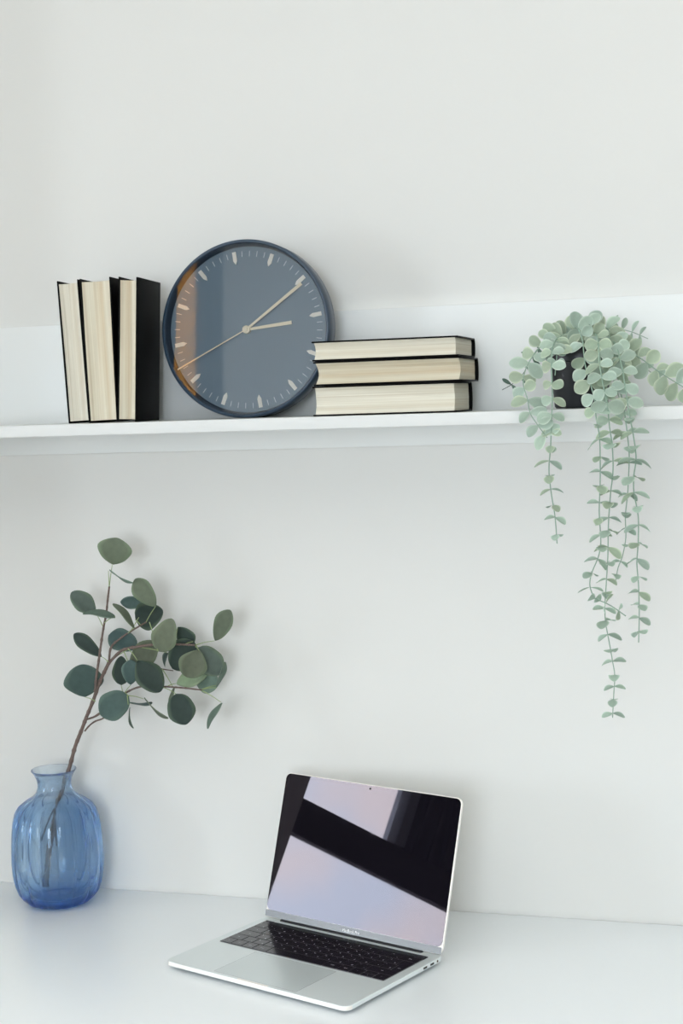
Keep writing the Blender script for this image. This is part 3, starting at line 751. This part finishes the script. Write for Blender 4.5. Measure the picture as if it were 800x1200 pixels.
def vine(pts, spacing, size0, size1, face_until, r=.0009, dark=False, tipface=0.0, start=.0, thin=False, blue=.5):
    P3 = [at(x, y, Y)+inv2 for x, y, Y in pts]; line = catmull(P3, .004)
    st = tube('stem', line, r*1.15, r*.75, M_VSTEMD if dark else M_VSTEM, PT, 6)
    acc = [0]
    for i in range(1, len(line)): acc.append(acc[-1]+(line[i]-line[i-1]).length)
    total = acc[-1]; s = start; k = 0; cnt = 0
    while s < total-.002:
        i = max(j for j in range(len(acc)) if acc[j] <= s); i = min(i, len(line)-2)
        p = line[i].lerp(line[i+1], (s-acc[i])/max(1e-6, acc[i+1]-acc[i])); t = (line[min(i+2, len(line)-1)]-line[max(i-1, 0)]).normalized()
        q = s/total; size = size0+(size1-size0)*q; size *= 1.15*vr.uniform(.85, 1.12)
        zpix = p-inv2                              # world position
        face = 1.0 if zpix.z > face_until else max(tipface, 1-(face_until-zpix.z)/.05)
        right = t.cross(Vector((0, -1, .15))).normalized()
        phi = vr.uniform(-.35, .35) + (0 if (k % 2 == 0 or face > .6) else PI/2+vr.uniform(-.5, .5))
        fwd = right.cross(t).normalized()
        for sgn in (1, -1):
            ph = phi+vr.uniform(-.25, .25)
            side = (right*math.cos(ph)+fwd*math.sin(ph))*sgn
            # leaf direction: out from the stem, a little forward along it
            d = (side*1.0+t*vr.uniform(-.15, .45)*(1 if face > .5 else 1.0)+Vector((0, 0, -.12))).normalized()
            nf = (Vector((0.18, -1, .35))+Vector((vr.uniform(-.75, .6), 0, vr.uniform(-.55, .75)))).normalized()
            nd = (-t*1.0+side*vr.uniform(.05, .55)+Vector((0, -.35, .05))).normalized()
            nrm = (nf*face+nd*(1-face)).normalized()
            zv = (nrm-d*nrm.dot(d)).normalized(); xv = d.cross(zv); sc_ = size
            me = (LEAVES_D if dark else (LEAVES_B if vr.random() < blue*q+.15 else LEAVES))[vr.randrange(4)]
            o = link('leaf', me, st)
            R = Matrix(((xv.x, d.x, zv.x), (xv.y, d.y, zv.y), (xv.z, d.z, zv.z))) @ Matrix.Diagonal((sc_*vr.uniform(.85, 1.1)*(.48 if thin else 1), sc_, sc_))
            o.matrix_local = Matrix.Translation(p) @ R.to_4x4()
            cnt += 1
        s += spacing*vr.uniform(.8, 1.2); k += 1
    return cnt
Yh = -.236
n_ = 0
# left hanging
n_ += vine([(681,418,-.125),(668,399,-.15),(654,396,-.19),(647,408,-.222),(646,432,Yh),(647,465,Yh),(646,492,Yh),(645,522,Yh),(643,551,Yh),(646,580,Yh),(650,605,Yh),(652.5,637,Yh)], .0190, 1.0, .72, ZT-.005, start=.020)
# left outer
n_ += vine([(676,418,-.125),(660,398,-.15),(645,396,-.18),(628,412,-.205),(616,432,-.215),(613,450,-.222),(618,468,-.230),(621,484,Yh),(629,497,Yh),(641,513,Yh)], .0165, 1.0, .95, ZT-.06, start=.028)
# sprig at the far left, shelf shade put into its darker leaf and stem colours
n_ += vine([(672,418,-.115),(650,402,-.11),(632,407,-.10),(620,424,-.095),(612,439,-.09),(600,450,-.09),(588,457,-.09)], .0150, .72, .66, ZT, r=.0006, dark=True, thin=True, start=.060)
# centre, longest
n_ += vine([(684,418,-.13),(690,396,-.16),(698,392,-.195),(701,405,-.225),(702,425,-.238),(706.5,451,-.240),(711,471,-.240),(714,500,Yh),(717,522,Yh),(718,551,Yh),(715,580,Yh),(712.5,617,Yh),(712,650,Yh),(710,685,Yh),(708.7,705,Yh),(709,727,Yh),(714,755,Yh),(717.5,775,Yh),(720,792,Yh),(718.7,817,Yh),(717.5,841,Yh)], .0178, 1.05, .72, ZT+.005, start=.020, blue=1)
# left of centre, curling at the foot
n_ += vine([(680,416,-.13),(672,392,-.15),(676,384,-.18),(682,398,-.205),(685,425,-.215),(689,441,-.225),(693,455,Yh),(697,471,Yh),(698,488,Yh),(702,511,Yh),(703,537,Yh),(703,563,Yh),(702,591,Yh),(702,605,Yh),(703.7,635,Yh),(701,652,Yh),(693,672,Yh),(691,687,Yh),(697,701,-.245),(708,706,-.25),(719,712,-.25),(733,722,-.25)], .0185, 1.05, .70, ZT+.005, start=.016, blue=.8)
# right
n_ += vine([(688,416,-.13),(708,396,-.16),(720,402,-.195),(728,428,-.222),(733,458,Yh),(737,485,Yh),(742,511,Yh),(745,537,Yh),(742.5,557,Yh),(742.5,577,Yh),(747.5,605,Yh),(747.5,635,Yh),(746,660,Yh),(748,687,Yh),(748.7,720,Yh),(748,753,Yh)], .0190, 1.0, .75, ZT+.01, start=.022, blue=.9)
# between centre and right
n_ += vine([(686,416,-.12),(702,388,-.13),(714,393,-.16),(720,418,-.19),(724,445,-.21),(731,480,-.225),(735,511,-.230),(737,534,-.230),(736,563,-.230),(735,580,-.230),(732.5,605,-.230),(733,630,-.230),(729,652,-.230),(724,665,-.230),(721,682,-.230)], .0200, 1.0, .62, ZT+.01, start=.020, blue=.9)
# arching out of frame on the right
n_ += vine([(690,416,-.12),(704,400,-.13),(718,402,-.14),(735,411,-.155),(752,421,-.165),(768,433,-.175),(788,446,-.19),(806,457,-.20),(826,472,-.21)], .0170, .85, 1.15, ZT-1, start=.022, tipface=.7)
n_ += vine([(690,416,-.11),(706,404,-.11),(724,410,-.12),(745,420,-.13),(762,436,-.14),(780,445,-.15)], .0200, .70, .65, ZT-1, start=.030, tipface=.7, r=.0007)
# thin sprig behind on the right
n_ += vine([(688,410,-.09),(697,389,-.07),(707,383.5,-.06),(716,384,-.06),(728,386,-.06),(740,389,-.06),(750,393,-.06),(759,397,-.06)], .0135, 1.05, .8, ZT-1, r=.0006, thin=True, start=.034, blue=1.5)
# crown filling
n_ += vine([(682,416,-.12),(676,396,-.13),(668,388,-.15),(662,392,-.17)], .0150, 1.0, .9, ZT-1, start=.014)
n_ += vine([(686,416,-.12),(692,394,-.13),(692,384,-.16),(690,380,-.19)], .0140, 1.05, .9, ZT-1, start=.012)
n_ += vine([(680,416,-.12),(670,398,-.14),(660,392,-.17),(653,402,-.20),(652,420,-.215),(650,440,-.225)], .0170, .95, .85, ZT-1, start=.016)
n_ += vine([(688,416,-.12),(702,388,-.14),(712,386,-.17),(714,402,-.20),(716,425,-.215),(720,450,-.225),(727,470,-.23)], .0165, 1.05, .9, ZT-1, start=.016)
print('sage leaves', n_)
